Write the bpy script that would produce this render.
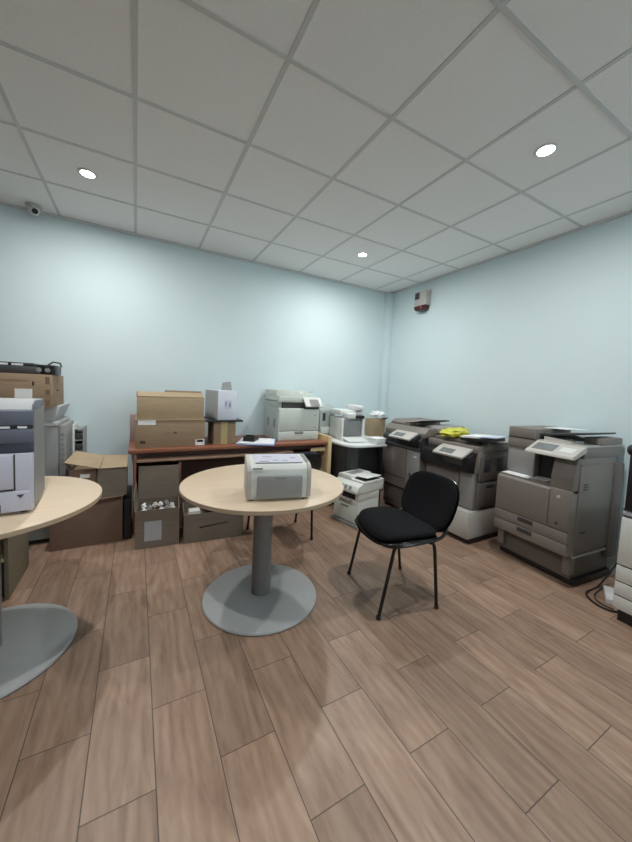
import bpy, bmesh, math, random
from mathutils import Vector, Matrix, noise as mnoise
random.seed(7)
PI = math.pi
for o in list(bpy.data.objects):
    bpy.data.objects.remove(o)
S = bpy.context.scene
COL = S.collection

# ------------------------------------------------------------------ camera
CAM_H = 1.35
F_PX, YAW, PITCH, ROLL, CX, CY = 328.8, 0.5059, -0.0654, 0.0447, 317.4, 410.6
cam_d = bpy.data.cameras.new('camera')
cam = bpy.data.objects.new('camera', cam_d)
COL.objects.link(cam)
fwd = Vector((math.sin(YAW)*math.cos(PITCH), math.cos(YAW)*math.cos(PITCH), math.sin(PITCH)))
right = Vector((math.cos(YAW), -math.sin(YAW), 0))
upv = right.cross(fwd)
r2 = math.cos(ROLL)*right + math.sin(ROLL)*upv
u2 = -math.sin(ROLL)*right + math.cos(ROLL)*upv
mw = Matrix((r2, u2, -fwd)).transposed().to_4x4()
mw.translation = Vector((0, 0, CAM_H))
cam.matrix_world = mw
cam_d.sensor_fit = 'VERTICAL'
cam_d.sensor_height = 36.0
cam_d.lens = 36.0*F_PX/842.0
cam_d.shift_x = -(CX-316.0)/842.0
cam_d.shift_y = (CY-421.0)/842.0
cam_d.clip_start = 0.02
S.camera = cam

# ------------------------------------------------------------------ light
W = bpy.data.worlds.new('world')
S.world = W
W.use_nodes = True
W.node_tree.nodes['Background'].inputs[0].default_value = (0.74, 0.94, 1.0, 1)
W.node_tree.nodes['Background'].inputs[1].default_value = 6.3
S.view_settings.view_transform = 'Standard'
S.view_settings.look = 'None'
S.view_settings.gamma = 1.0
S.view_settings.use_curve_mapping = False
S.view_settings.exposure = 0.13
LAMP_W = 17.0
LAMP_SPREAD = math.radians(176)
LAMP_COL = (1.0, 1.0, 0.98)

# ------------------------------------------------------------------ dimensions
XL, XR, YF, YB, ZC = -2.6, 3.288, -2.4, 3.867, 2.8086

# ------------------------------------------------------------------ materials
def new_mat(name):
    m = bpy.data.materials.new(name)
    m.use_nodes = True
    nt = m.node_tree
    return m, nt, nt.nodes['Principled BSDF']

def mat(name, c, rough=0.5, metal=0.0, var=0.06, scale=14.0, bump=0.0, bscale=120.0, stretch=(1, 1, 1), spec=0.5, emit=None, es=0.0):
    m, nt, b = new_mat(name)
    N, L = nt.nodes, nt.links
    b.inputs['Roughness'].default_value = rough
    b.inputs['Metallic'].default_value = metal
    b.inputs['Specular IOR Level'].default_value = spec
    tc = N.new('ShaderNodeTexCoord')
    mp = N.new('ShaderNodeMapping')
    mp.inputs['Scale'].default_value = stretch
    L.new(tc.outputs['Object'], mp.inputs[0])
    ns = N.new('ShaderNodeTexNoise')
    ns.inputs['Scale'].default_value = scale
    ns.inputs['Detail'].default_value = 4
    L.new(mp.outputs[0], ns.inputs['Vector'])
    rp = N.new('ShaderNodeValToRGB')
    rp.color_ramp.elements[0].position = 0.3
    rp.color_ramp.elements[1].position = 0.7
    rp.color_ramp.elements[0].color = (*[x*(1-var) for x in c], 1)
    rp.color_ramp.elements[1].color = (*[min(1, x*(1+var)) for x in c], 1)
    L.new(ns.outputs['Fac'], rp.inputs[0])
    L.new(rp.outputs[0], b.inputs['Base Color'])
    if bump:
        n2 = N.new('ShaderNodeTexNoise')
        n2.inputs['Scale'].default_value = bscale
        n2.inputs['Detail'].default_value = 3
        L.new(tc.outputs['Object'], n2.inputs['Vector'])
        bp = N.new('ShaderNodeBump')
        bp.inputs['Strength'].default_value = bump
        bp.inputs['Distance'].default_value = 0.004
        L.new(n2.outputs['Fac'], bp.inputs['Height'])
        L.new(bp.outputs[0], b.inputs['Normal'])
    if emit:
        b.inputs['Emission Color'].default_value = (*emit, 1)
        b.inputs['Emission Strength'].default_value = es
    return m

def floor_mat():
    m, nt, b = new_mat('wood_look_tile')
    N, L = nt.nodes, nt.links
    def mth(op, a, c=None):
        n = N.new('ShaderNodeMath'); n.operation = op
        for i, v in enumerate((a, c)):
            if v is None: continue
            if isinstance(v, (int, float)): n.inputs[i].default_value = v
            else: L.new(v, n.inputs[i])
        return n.outputs[0]
    tc = N.new('ShaderNodeTexCoord')
    sp = N.new('ShaderNodeSeparateXYZ')
    L.new(tc.outputs['Object'], sp.inputs[0])
    xs = mth('DIVIDE', mth('SUBTRACT', sp.outputs[0], -0.1415), 0.2105)
    row = mth('FLOOR', xs)
    fx = mth('FRACT', xs)
    odd = mth('FLOORED_MODULO', row, 2.0)
    ys = mth('ADD', mth('DIVIDE', mth('SUBTRACT', sp.outputs[1], 1.113), 0.608), mth('MULTIPLY', odd, 0.5))
    cell = mth('FLOOR', ys)
    fy = mth('FRACT', ys)
    dx = mth('MULTIPLY', mth('MINIMUM', fx, mth('SUBTRACT', 1.0, fx)), 0.2105)
    dy = mth('MULTIPLY', mth('MINIMUM', fy, mth('SUBTRACT', 1.0, fy)), 0.608)
    d = mth('MINIMUM', dx, dy)
    gr = N.new('ShaderNodeMapRange')
    gr.inputs['From Min'].default_value = 0.0008
    gr.inputs['From Max'].default_value = 0.0024
    L.new(d, gr.inputs['Value'])
    cv = N.new('ShaderNodeCombineXYZ')
    L.new(row, cv.inputs[0]); L.new(cell, cv.inputs[1])
    wn = N.new('ShaderNodeTexWhiteNoise'); wn.noise_dimensions = '2D'
    L.new(cv.outputs[0], wn.inputs['Vector'])
    # grain coordinates, shifted for each tile
    off = N.new('ShaderNodeVectorMath'); off.operation = 'SCALE'
    L.new(wn.outputs['Color'], off.inputs[0]); off.inputs['Scale'].default_value = 37.0
    mp = N.new('ShaderNodeVectorMath'); mp.operation = 'MULTIPLY'
    L.new(tc.outputs['Object'], mp.inputs[0]); mp.inputs[1].default_value = (1.0, 0.20, 1.0)
    ad = N.new('ShaderNodeVectorMath'); ad.operation = 'ADD'
    L.new(mp.outputs[0], ad.inputs[0]); L.new(off.outputs[0], ad.inputs[1])
    n1 = N.new('ShaderNodeTexNoise'); n1.inputs['Scale'].default_value = 9.0; n1.inputs['Detail'].default_value = 5; n1.inputs['Distortion'].default_value = 2.2
    n2 = N.new('ShaderNodeTexNoise'); n2.inputs['Scale'].default_value = 90.0; n2.inputs['Detail'].default_value = 4
    wv = N.new('ShaderNodeTexWave'); wv.bands_direction = 'X'
    wv.inputs['Scale'].default_value = 7.0; wv.inputs['Distortion'].default_value = 9.0; wv.inputs['Detail'].default_value = 3; wv.inputs['Detail Scale'].default_value = 1.2
    for n in (n1, n2, wv): L.new(ad.outputs[0], n.inputs['Vector'])
    g = mth('ADD', mth('MULTIPLY', n1.outputs['Fac'], 0.72), mth('ADD', mth('MULTIPLY', n2.outputs['Fac'], 0.20), mth('MULTIPLY', wv.outputs['Fac'], 0.09)))
    rp = N.new('ShaderNodeValToRGB')
    e = rp.color_ramp.elements
    e[0].position = 0.25; e[0].color = (0.205, 0.122, 0.082, 1)
    e[1].position = 0.75; e[1].color = (0.445, 0.307, 0.222, 1)
    k = e.new(0.5); k.color = (0.335, 0.215, 0.151, 1)
    L.new(g, rp.inputs[0])
    hsv = N.new('ShaderNodeHueSaturation')
    L.new(rp.outputs[0], hsv.inputs['Color'])
    L.new(mth('ADD', mth('MULTIPLY', wn.outputs['Value'], 0.30), 0.86), hsv.inputs['Value'])
    mx = N.new('ShaderNodeMixRGB')
    L.new(gr.outputs[0], mx.inputs[0])
    mx.inputs[1].default_value = (0.075, 0.055, 0.045, 1)
    L.new(hsv.outputs[0], mx.inputs[2])
    L.new(mx.outputs[0], b.inputs['Base Color'])
    b.inputs['Roughness'].default_value = 0.42
    bp = N.new('ShaderNodeBump'); bp.inputs['Strength'].default_value = 0.25; bp.inputs['Distance'].default_value = 0.002
    L.new(mth('ADD', gr.outputs[0], mth('MULTIPLY', n2.outputs['Fac'], 0.2)), bp.inputs['Height'])
    L.new(bp.outputs[0], b.inputs['Normal'])
    return m

M = {}
M['wall'] = mat('aqua_wall_paint', (0.655, 0.765, 0.79), 0.75, var=0.012, scale=2.0, bump=0.06, bscale=180)
M['ceiling'] = mat('mineral_ceiling_tile', (0.88, 0.88, 0.87), 0.9, var=0.03, scale=160, bump=0.3, bscale=260)
M['grid'] = mat('grid_metal', (0.60, 0.61, 0.61), 0.5, var=0.03)
M['trim'] = mat('trim_paint', (0.655, 0.765, 0.79), 0.6, var=0.015)
M['wall_far'] = mat('low_bounce_wall', (0.16, 0.165, 0.165), 0.75, var=0.02, scale=2.0)  # for the unseen walls, darkened to cut bounced light
M['floor'] = floor_mat()
M['card'] = mat('cardboard', (0.31, 0.222, 0.142), 0.85, var=0.07, scale=9, stretch=(1, 1, 7))
M['card_light'] = mat('pale_cardboard', (0.40, 0.30, 0.19), 0.85, var=0.07, scale=9, stretch=(1, 1, 7))
M['card_dark'] = mat('dark_cardboard', (0.19, 0.12, 0.085), 0.85, var=0.08, scale=9, stretch=(1, 1, 7))
M['card_grey'] = mat('greyed_cardboard', (0.20, 0.165, 0.13), 0.85, var=0.08, scale=9, stretch=(1, 1, 7))
M['card_in'] = mat('cardboard_inside', (0.27, 0.185, 0.115), 0.9, var=0.08, scale=9)
M['beech'] = mat('beech_laminate', (0.68, 0.53, 0.385), 0.38, var=0.05, scale=5, stretch=(1, 9, 1))
M['edge'] = mat('beech_edge', (0.48, 0.36, 0.25), 0.5, var=0.05, scale=8)
M['pine'] = mat('yellow_wood', (0.68, 0.52, 0.29), 0.5, var=0.07, scale=7, stretch=(6, 6, 1))
M['mahogany'] = mat('red_brown_wood', (0.27, 0.10, 0.055), 0.4, var=0.14, scale=6, stretch=(1, 9, 9))
M['mahogany_dark'] = mat('dark_red_brown_wood', (0.085, 0.034, 0.024), 0.5, var=0.15, scale=6, stretch=(1, 9, 9))
M['table_grey'] = mat('grey_powder_coat', (0.42, 0.43, 0.43), 0.35, var=0.03, scale=30, bump=0.05, bscale=300)
M['column'] = mat('column_grey', (0.20, 0.185, 0.18), 0.4, var=0.03, scale=30)
M['black'] = mat('black_plastic', (0.012, 0.012, 0.013), 0.4, var=0.1)
M['black_soft'] = mat('black_rubber', (0.015, 0.014, 0.014), 0.7, var=0.1)
M['gloss_black'] = mat('gloss_black_frame', (0.012, 0.012, 0.013), 0.22, var=0.1)
M['fabric'] = mat('black_fabric', (0.010, 0.010, 0.012), 0.95, var=0.3, scale=240, bump=0.5, bscale=500, spec=0.15)
M['fabric_blue'] = mat('slate_fabric', (0.028, 0.036, 0.045), 0.95, var=0.25, scale=240, bump=0.5, bscale=500, spec=0.15)
M['beige'] = mat('copier_beige_grey', (0.205, 0.178, 0.160), 0.5, var=0.02, scale=8, bump=0.05, bscale=500)
M['beige_l'] = mat('copier_light_beige', (0.50, 0.475, 0.44), 0.5, var=0.02, scale=8, bump=0.05, bscale=500)
M['beige_d'] = mat('copier_dark_beige', (0.14, 0.122, 0.110), 0.55, var=0.03, scale=8)
M['seam'] = mat('shadow_gap_plastic', (0.05, 0.048, 0.045), 0.6, var=0.05)
M['charcoal'] = mat('charcoal_plastic', (0.045, 0.045, 0.047), 0.45, var=0.06)
M['white'] = mat('white_plastic', (0.74, 0.76, 0.75), 0.42, var=0.02, scale=8)
M['offwhite'] = mat('off_white_plastic', (0.66, 0.67, 0.63), 0.45, var=0.02, scale=8)
M['greengrey'] = mat('pale_green_grey_plastic', (0.60, 0.65, 0.60), 0.5, var=0.02, scale=8)
M['greengrey_d'] = mat('green_grey_plastic', (0.40, 0.44, 0.42), 0.5, var=0.02, scale=8)
M['grey'] = mat('mid_grey_plastic', (0.24, 0.245, 0.245), 0.5, var=0.03, scale=8)
M['grey_l'] = mat('light_grey_plastic', (0.45, 0.46, 0.47), 0.45, var=0.03, scale=8)
M['silver'] = mat('silver_grey_plastic', (0.29, 0.285, 0.28), 0.4, var=0.03, scale=8)
M['bluegrey'] = mat('blue_grey_plastic', (0.12, 0.13, 0.175), 0.45, var=0.03, scale=8)
M['bluedark'] = mat('dark_blue_grey_plastic', (0.055, 0.062, 0.092), 0.4, var=0.03, scale=8)
M['lilac'] = mat('cool_white_plastic', (0.56, 0.56, 0.66), 0.42, var=0.02, scale=8)
M['paper'] = mat('white_paper', (0.84, 0.85, 0.86), 0.8, var=0.02, scale=20)
M['paper_blue'] = mat('pale_blue_paper', (0.62, 0.68, 0.83), 0.8, var=0.03, scale=20)
M['blue'] = mat('blue_card', (0.10, 0.17, 0.42), 0.6, var=0.05)
M['box_white'] = mat('white_carton', (0.72, 0.76, 0.86), 0.8, var=0.02, scale=10)
M['box_side'] = mat('grey_carton', (0.42, 0.43, 0.45), 0.8, var=0.03, scale=10)
M['tape'] = mat('packing_tape', (0.50, 0.40, 0.19), 0.35, var=0.05)
M['ink'] = mat('printed_ink', (0.06, 0.045, 0.035), 0.8, var=0.1)
M['lcd'] = mat('panel_screen', (0.17, 0.18, 0.18), 0.25, var=0.1, scale=60)
M['yellow'] = mat('yellow_plastic_bag', (0.62, 0.60, 0.06), 0.4, var=0.12, scale=20)
M['red_lens'] = mat('dark_red_lens', (0.055, 0.012, 0.014), 0.2, var=0.1)
M['red'] = mat('red_plastic', (0.55, 0.06, 0.06), 0.3, var=0.1)
M['camera_white'] = mat('dome_white', (0.66, 0.67, 0.66), 0.35, var=0.02)
M['lamp'] = mat('lamp_diffuser', (0.9, 0.95, 0.95), 0.4, var=0.0, emit=(0.92, 1.0, 1.0), es=14.0)
M['chrome'] = mat('chrome', (0.6, 0.6, 0.6), 0.15, metal=1.0, var=0.02)
M['olive'] = mat('olive_board', (0.19, 0.16, 0.105), 0.6, var=0.06, scale=7)
M['pinkgrey'] = mat('faded_board', (0.42, 0.32, 0.30), 0.6, var=0.05)
M['rail_brown'] = mat('shelf_edge_wood', (0.36, 0.22, 0.15), 0.5, var=0.08)
M['amber'] = mat('glue_stick_brown', (0.30, 0.2, 0.12), 0.6, var=0.1)

# ------------------------------------------------------------------ mesh helpers
class MB:
    def __init__(s): s.bm = bmesh.new()
    def box(s, x0, x1, y0, y1, z0, z1, bev=0.0, seg=2):
        r = bmesh.ops.create_cube(s.bm, size=1.0)
        vs = r['verts']
        for v in vs:
            v.co = Vector(((x0+x1)/2+v.co.x*(x1-x0), (y0+y1)/2+v.co.y*(y1-y0), (z0+z1)/2+v.co.z*(z1-z0)))
        if bev:
            bev = min(bev, 0.45*min(abs(x1-x0), abs(y1-y0), abs(z1-z0)))
            es = set(e for v in vs for e in v.link_edges)
            bmesh.ops.bevel(s.bm, geom=list(es), offset=bev, segments=seg, affect='EDGES', profile=0.5)
        return s
    def prism(s, prof, x0, x1, axis='x', bev=0.0):
        """prof: closed outline. axis x: (y,z) run along x; axis y: (x,z) along y; axis z: (x,y) along z"""
        def P(a, b, t):
            return {'x': (t, a, b), 'y': (a, t, b), 'z': (a, b, t)}[axis]
        A = [s.bm.verts.new(P(a, b, x0)) for a, b in prof]
        B = [s.bm.verts.new(P(a, b, x1)) for a, b in prof]
        fs = [s.bm.faces.new(A), s.bm.faces.new(B[::-1])]
        n = len(prof)
        for i in range(n):
            fs.append(s.bm.faces.new((A[i], B[i], B[(i+1) % n], A[(i+1) % n])))
        bmesh.ops.recalc_face_normals(s.bm, faces=fs)
        if bev:
            es = set(e for f in fs for e in f.edges)
            bmesh.ops.bevel(s.bm, geom=list(es), offset=bev, segments=2, affect='EDGES', profile=0.5)
        return s
    def tube(s, pts, r, n=10, closed=False, sq=1.0):
        pts = [Vector(p) for p in pts]
        rings = []
        prevn = None
        m = len(pts)
        for i, p in enumerate(pts):
            a = pts[i-1] if i > 0 else (pts[-1] if closed else p)
            b = pts[(i+1) % m] if (i < m-1 or closed) else p
            t = (b-a).normalized()
            if prevn is None:
                ref = Vector((0, 0, 1)) if abs(t.z) < 0.9 else Vector((1, 0, 0))
                nn = t.cross(ref).normalized()
            else:
                nn = (prevn - t*prevn.dot(t)).normalized()
            prevn = nn
            bb = t.cross(nn)
            rr = r[i] if isinstance(r, (list, tuple)) else r
            rings.append([s.bm.verts.new(p + rr*(math.cos(2*PI*k/n)*nn + sq*math.sin(2*PI*k/n)*bb)) for k in range(n)])
        R = range(m) if closed else range(m-1)
        for i in R:
            j = (i+1) % m
            for k in range(n):
                s.bm.faces.new((rings[i][k], rings[i][(k+1) % n], rings[j][(k+1) % n], rings[j][k]))
        if not closed:
            s.bm.faces.new(rings[0][::-1]); s.bm.faces.new(rings[-1])
        return s
    def lathe(s, prof, cx=0, cy=0, n=64, sx=1.0, sy=1.0):
        rings = []
        for r, z in prof:
            if r < 1e-6:
                rings.append([s.bm.verts.new((cx, cy, z))])
            else:
                rings.append([s.bm.verts.new((cx+sx*r*math.cos(2*PI*k/n), cy+sy*r*math.sin(2*PI*k/n), z)) for k in range(n)])
        for a, b in zip(rings[:-1], rings[1:]):
            for k in range(n):
                k2 = (k+1) % n
                if len(a) == 1 and len(b) == 1: continue
                if len(a) == 1: s.bm.faces.new((a[0], b[k], b[k2]))
                elif len(b) == 1: s.bm.faces.new((a[k], a[k2], b[0]))
                else: s.bm.faces.new((a[k], a[k2], b[k2], b[k]))
        return s
    def pad(s, hw, hd, th, ex=4.0, n=48, fn=None, hd2=None):
        """cushion: superellipse outline in xy, rounded edge, mapped by fn"""
        rs = [0.0, 0.3, 0.55, 0.75, 0.88, 0.95, 0.985, 1.0]
        def ring(t, z):
            if t == 0: return [(0, 0, z)]
            out = []
            for k in range(n):
                a = 2*PI*k/n
                c, q = math.cos(a), math.sin(a)
                x = hw*t*math.copysign(abs(c)**(2/ex), c)
                yy = (hd if q >= 0 else (hd2 or hd))*t*math.copysign(abs(q)**(2/ex), q)
                out.append((x, yy, z))
            return out
        prof = [(t, th/2*(1-t**10)**0.5) for t in rs]
        rings = [ring(t, z) for t, z in prof] + [ring(t, -z) for t, z in prof[-2::-1]]
        V = [[s.bm.verts.new(fn(p) if fn else p) for p in R] for R in rings]
        for a, b in zip(V[:-1], V[1:]):
            for k in range(n):
                k2 = (k+1) % n
                if len(a) == 1: s.bm.faces.new((a[0], b[k], b[k2]))
                elif len(b) == 1: s.bm.faces.new((a[k], a[k2], b[0]))
                else: s.bm.faces.new((a[k], a[k2], b[k2], b[k]))
        return s
    def quad_plate(s, a, b, c, d, th):
        a, b, c, d = map(Vector, (a, b, c, d))
        nrm = (b-a).cross(d-a).normalized()*th
        lo = [s.bm.verts.new(p) for p in (a, b, c, d)]
        hi = [s.bm.verts.new(p+nrm) for p in (a, b, c, d)]
        fs = [s.bm.faces.new(lo[::-1]), s.bm.faces.new(hi)]
        for i in range(4):
            fs.append(s.bm.faces.new((lo[i], lo[(i+1) % 4], hi[(i+1) % 4], hi[i])))
        bmesh.ops.recalc_face_normals(s.bm, faces=fs)
        return s
    def blob(s, c, r, amp=0.3, fr=3.0, sub=3, seed=0, flat=False):
        rr = bmesh.ops.create_icosphere(s.bm, subdivisions=sub, radius=1.0)
        for v in rr['verts']:
            d = v.co.normalized()
            k = 1+amp*mnoise.noise(d*fr+Vector((seed*7.3, seed*3.1, seed)))+0.4*amp*mnoise.noise(d*fr*2.7+Vector((seed, 5, seed*2)))
            v.co = Vector((c[0]+d.x*r[0]*k, c[1]+d.y*r[1]*k, c[2]+d.z*r[2]*k))
            if flat and v.co.z < c[2]-r[2]*0.7: v.co.z = c[2]-r[2]*0.7
        return s

def finish(ob, bm, m, smooth=True):
    bmesh.ops.recalc_face_normals(bm, faces=bm.faces[:])
    bm.to_mesh(ob.data); bm.free()
    ob.data.materials.append(m)
    if smooth:
        for p in ob.data.polygons: p.use_smooth = True
        ob.data.set_sharp_from_angle(angle=math.radians(32))

def obj(name, mb, m, parent=None, label=None):
    me = bpy.data.meshes.new(name)
    o = bpy.data.objects.new(name, me)
    COL.objects.link(o)
    finish(o, mb.bm, M[m] if isinstance(m, str) else m)
    if parent: o.parent = parent
    if label: o['label'] = label
    return o

def tag(o, label, cat, group=None):
    o['label'] = label; o['category'] = cat
    if group: o['group'] = group
    return o

def thing(name, label, cat, loc=(0, 0, 0), rz=0.0, group=None):
    o = bpy.data.objects.new(name, None)
    o.empty_display_size = 0.05
    COL.objects.link(o)
    o.location = loc; o.rotation_euler = (0, 0, rz)
    return tag(o, label, cat, group)

def struct(name, mb, m):
    o = obj(name, mb, m); o['kind'] = 'structure'
    return o

def copy_tree(o, parent=None):
    c = o.copy(); COL.objects.link(c)
    if parent: c.parent = parent
    for ch in list(o.children): copy_tree(ch, c)
    return c

def B(*a, **k): return MB().box(*a, **k)
R = math.radians

# ------------------------------------------------------------------ the room
struct('floor', B(XL-.1, XR+.1, YF-.1, YB+.1, -0.1, 0.0), 'floor')
struct('ceiling', B(XL-.1, XR+.1, YF-.1, YB+.1, ZC, ZC+0.1), 'ceiling')
struct('wall_back', B(XL-.1, XR+.1, YB, YB+0.1, 0, ZC), 'wall')
struct('wall_right', B(XR, XR+0.1, YF-.1, YB, 0, ZC), 'wall')
struct('wall_left', B(XL-0.1, XL, YF-.1, YB, 0, ZC), 'wall_far')
w = MB().box(XL, XR, YF-0.1, YF, 0, 1.75).box(XL, XR, YF-0.1, YF, 2.7, ZC).box(XL, .5, YF-0.1, YF, 1.75, 2.7).box(3.1, XR, YF-0.1, YF, 1.75, 2.7)
struct('wall_front', w, 'wall_far')          # unseen; its high opening is added to let in fill light
w = MB()
for x in (.5, 1.345, 2.195, 3.04): w.box(x, x+.06, YF-.09, YF-.01, 1.75, 2.7)
w.box(.5, 3.1, YF-.09, YF-.01, 1.75, 1.80).box(.5, 3.1, YF-.09, YF-.01, 2.65, 2.7)
struct('fill_window_1', w, 'grid')  # added frame round the unseen fill-light opening, placed to spare the right wall
g = MB()                                     # T-bars of the suspended ceiling
tb, th = 0.011, 0.003
k = -5
while True:
    x = -0.0148+0.6*k
    if x > XR-.05: break
    if x > XL+.05: g.box(x-tb, x+tb, YF, YB, ZC-th, ZC)
    k += 1
k = -6
while True:
    y = 0.8613+0.6*k
    if y > YB-.05: break
    if y > YF+.05: g.box(XL, XR, y-tb, y+tb, ZC-th-.0005, ZC)
    k += 1
struct('trim_1', g, 'grid')
g = MB()
g.box(XL, XR, YB-.022, YB, ZC-.02, ZC).box(XR-.022, XR, YF, YB, ZC-.02, ZC)
g.box(XL, XL+.022, YF, YB, ZC-.02, ZC).box(XL, XR, YF, YF+.022, ZC-.02, ZC)
struct('trim_2', g, 'grid')
struct('trim_3', B(3.185, XR, 3.785, YB, 0, ZC-.02, bev=.004), 'trim')      # boxed pipe in the corner

# ------------------------------------------------------------------ downlights
dl_src = None
spots = [(-0.313, 2.966), (2.112, 2.970), (2.095, 1.158), (-0.313, 1.158)]
dl_lab = ['round recessed downlight in the ceiling near the small dome camera',
          'round recessed downlight in the ceiling above the corner of the room',
          'round recessed downlight in the ceiling nearest the viewer, above the large grey copiers']
for i, (x, y) in enumerate(spots):
    if i == 0:
        t = thing('ceiling_downlight', dl_lab[0], 'ceiling light', (x, y, ZC), 0, 'recessed ceiling downlights')
        obj('trim_ring', MB().lathe([(.043, -.0005), (.058, -.0005), (.060, -.004), (.052, -.008), (.043, -.006)], n=40), 'camera_white', t)
        obj('diffuser', MB().lathe([(0, -.0062), (.045, -.0062), (.045, -.001), (0, -.001)], n=40), 'lamp', t)
        ld = bpy.data.lights.new('downlight_lamp', 'AREA')
        ld.shape = 'DISK'; ld.size = 0.075; ld.spread = LAMP_SPREAD; ld.energy = LAMP_W; ld.color = LAMP_COL
        lo = bpy.data.objects.new('downlight_lamp', ld); COL.objects.link(lo)
        lo.location = (0, 0, -0.012); lo.parent = t
        dl_src = t
    else:
        t = copy_tree(dl_src)
        t.location = (x, y, ZC)
        t['label'] = dl_lab[i] if i < 3 else 'round recessed downlight in the ceiling outside the view'

# ------------------------------------------------------------------ round tables
def round_table(x, y, label, r=.500):
    t = thing('round_table', label, 'table', (x, y, 0), 0, 'round meeting tables')
    obj('tabletop', MB().lathe([(0, .750), (r-.004, .750), (r-.001, .7485), (r, .747)], n=96), 'beech', t)
    o = obj('edge_band', MB().lathe([(r, .747), (r, .728), (r-.006, .724), (0, .724)], n=96), 'edge', t)
    pr = [(.034, .0), (.055, .012), (.055, -.012)]
    def oval(a, b, n=28): return [(a*math.cos(2*PI*k/n), b*math.sin(2*PI*k/n)) for k in range(n)]
    obj('column', MB().prism(oval(.062, .052), .026, .724, axis='z'), 'column', t)
    obj('mounting_plate', B(-.14, .14, -.14, .14, .716, .7238, bev=.004), 'charcoal', t)
    obj('base', MB().lathe([(0, .030), (.07, .030), (.345, .022), (.357, .017), (.361, .009), (.360, .004)], n=96), 'table_grey', t)
    obj('base_rim', MB().lathe([(.3565, .0042), (.3565, 0.0), (0, 0.0)], n=96), 'black_soft', t)
    return t
round_table(.718, 1.945, 'round beech topped table on grey disc base carrying the small printer')
round_table(-.628, 2.065, 'round beech topped table cut by the left edge, under the large blue grey printer', .472)

# ------------------------------------------------------------------ chairs
def make_chair(label, fab, loc, rz, tw=0.0, bz=.596):
    t = thing('visitor_chair', label, 'chair', loc, rz, 'black framed visitor chairs')
    ct, st = math.cos(tw), math.sin(tw)
    def twist(p): return (ct*p[0]-st*p[1], st*p[0]+ct*p[1], p[2])
    tw_ = twist
    def seatmap(p): return twist(seatmap0(p))
    def seatmap0(p):
        x, y, z = p
        return (x, y-.014, .466+z + .020*(x/.235)**2*(1 if z > -1 else 0) - (.035*max(0, (y-.10)/.12)**2) - .012*max(0, -y/.2))
    obj('seat', MB().pad(.246, .218, .050, 3.2, fn=seatmap, hd2=.215), fab, t)
    def shell(p):
        a = seatmap(p); return (a[0], a[1], a[2]-.030)
    obj('seat_shell', MB().pad(.252, .222, .022, 3.2, fn=shell, hd2=.219), 'gloss_black', t)
    tilt = R(20)
    def backmap(p): return twist(backmap0(p))
    def backmap0(p):
        x, y, z = p                                    # y: up the back, z: thickness
        z2 = z + .055*(x/.23)**2 + .02*(y/.17)**2
        return (x, -.326 - math.sin(tilt)*y + math.cos(tilt)*z2, bz + math.cos(tilt)*y + math.sin(tilt)*z2)
    obj('backrest', MB().pad(.242, .188, .045, 3.0, fn=backmap, hd2=.188), fab, t)
    def backshell(p):
        x, y, z = p
        return backmap((x, y, z-.026))
    obj('back_shell', MB().pad(.245, .191, .018, 3.0, fn=backshell, hd2=.191), 'gloss_black', t)
    for s in (-1, 1):
        obj('leg', MB().tube([(s*.245, .205, .004), (s*.243, .172, .17), (s*.241, .140, .33), (s*.240, .124, .415), (s*.240, .112, .432), (s*.240, .095, .440)], .0105, 10), 'gloss_black', t)
        obj('leg', MB().tube([(s*.228, -.205, .004), (s*.232, -.182, .20), (s*.238, -.158, .38), (s*.240, -.148, .42), (s*.240, -.135, .436), (s*.240, -.12, .440)], .0105, 10), 'gloss_black', t)
        obj('side_rail', MB().tube([tw_(p) for p in [(s*.15, .186, .418), (s*.205, .174, .430), (s*.238, .14, .440), (s*.254, .08, .446), (s*.256, -.02, .447), (s*.254, -.12, .447), (s*.240, -.19, .450), (s*.215, -.245, .460), (s*.185, -.282, .485), (s*.16, -.320, .54), (s*.15, -.352, .60)]], .0105, 10), 'gloss_black', t)
        for fy, fx in ((.205, .245), (-.205, .228)):
            obj('foot_cap', MB().lathe([(0, 0), (.013, 0), (.0135, .018), (.011, .022), (0, .022)], s*fx, fy, 16), 'black_soft', t)
    for yy in (.10, -.12):
        obj('crossbar', MB().tube([(-.238, yy, .434), (.238, yy, .434)], .009, 8), 'gloss_black', t)
    return t
make_chair('black fabric visitor chair standing alone on the open floor in front of the copiers', 'fabric', (1.530, 1.627, 0), R(76.4), R(8))
make_chair('slate blue visitor chair half hidden behind the small printer and its table', 'fabric_blue', (1.17, 2.725, 0), R(-2), 0.0, .648)

# ------------------------------------------------------------------ desk against the back wall
t = thing('desk', 'long red-brown wooden desk against the back wall, loaded with boxes and a copier', 'desk', (0, 0, 0))
obj('desktop', B(-.055, 1.93, 3.20, 3.855, .722, .755, bev=.006), 'mahogany', t)
obj('side_panel', B(-.018, .008, 3.225, 3.84, 0, .722, bev=.002), 'mahogany', t)
obj('inner_panel', B(.352, .374, 3.235, 3.84, 0, .622, bev=.002), 'mahogany', t)
obj('back_panel', B(.008, 1.925, 3.78, 3.80, .12, .722), 'mahogany_dark', t)
obj('apron', B(.008, 1.925, 3.30, 3.32, .664, .722), 'mahogany_dark', t)
obj('lower_shelf', B(.008, 1.50, 3.205, 3.74, .640, .662, bev=.003), 'rail_brown', t)
obj('end_panel', B(1.932, 1.978, 3.19, 3.855, 0, .815, bev=.004), 'pine', t, 'yellow wood end panel')
obj('raised_block', B(1.893, 1.931, 3.60, 3.84, .755, .815, bev=.004), 'mahogany', t)
obj('bracket', B(1.74, 1.93, 3.25, 3.285, .64, .68, bev=.003), 'pine', t)
obj('inner_panel', B(1.78, 1.80, 3.29, 3.78, 0, .64), 'mahogany_dark', t)

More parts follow.
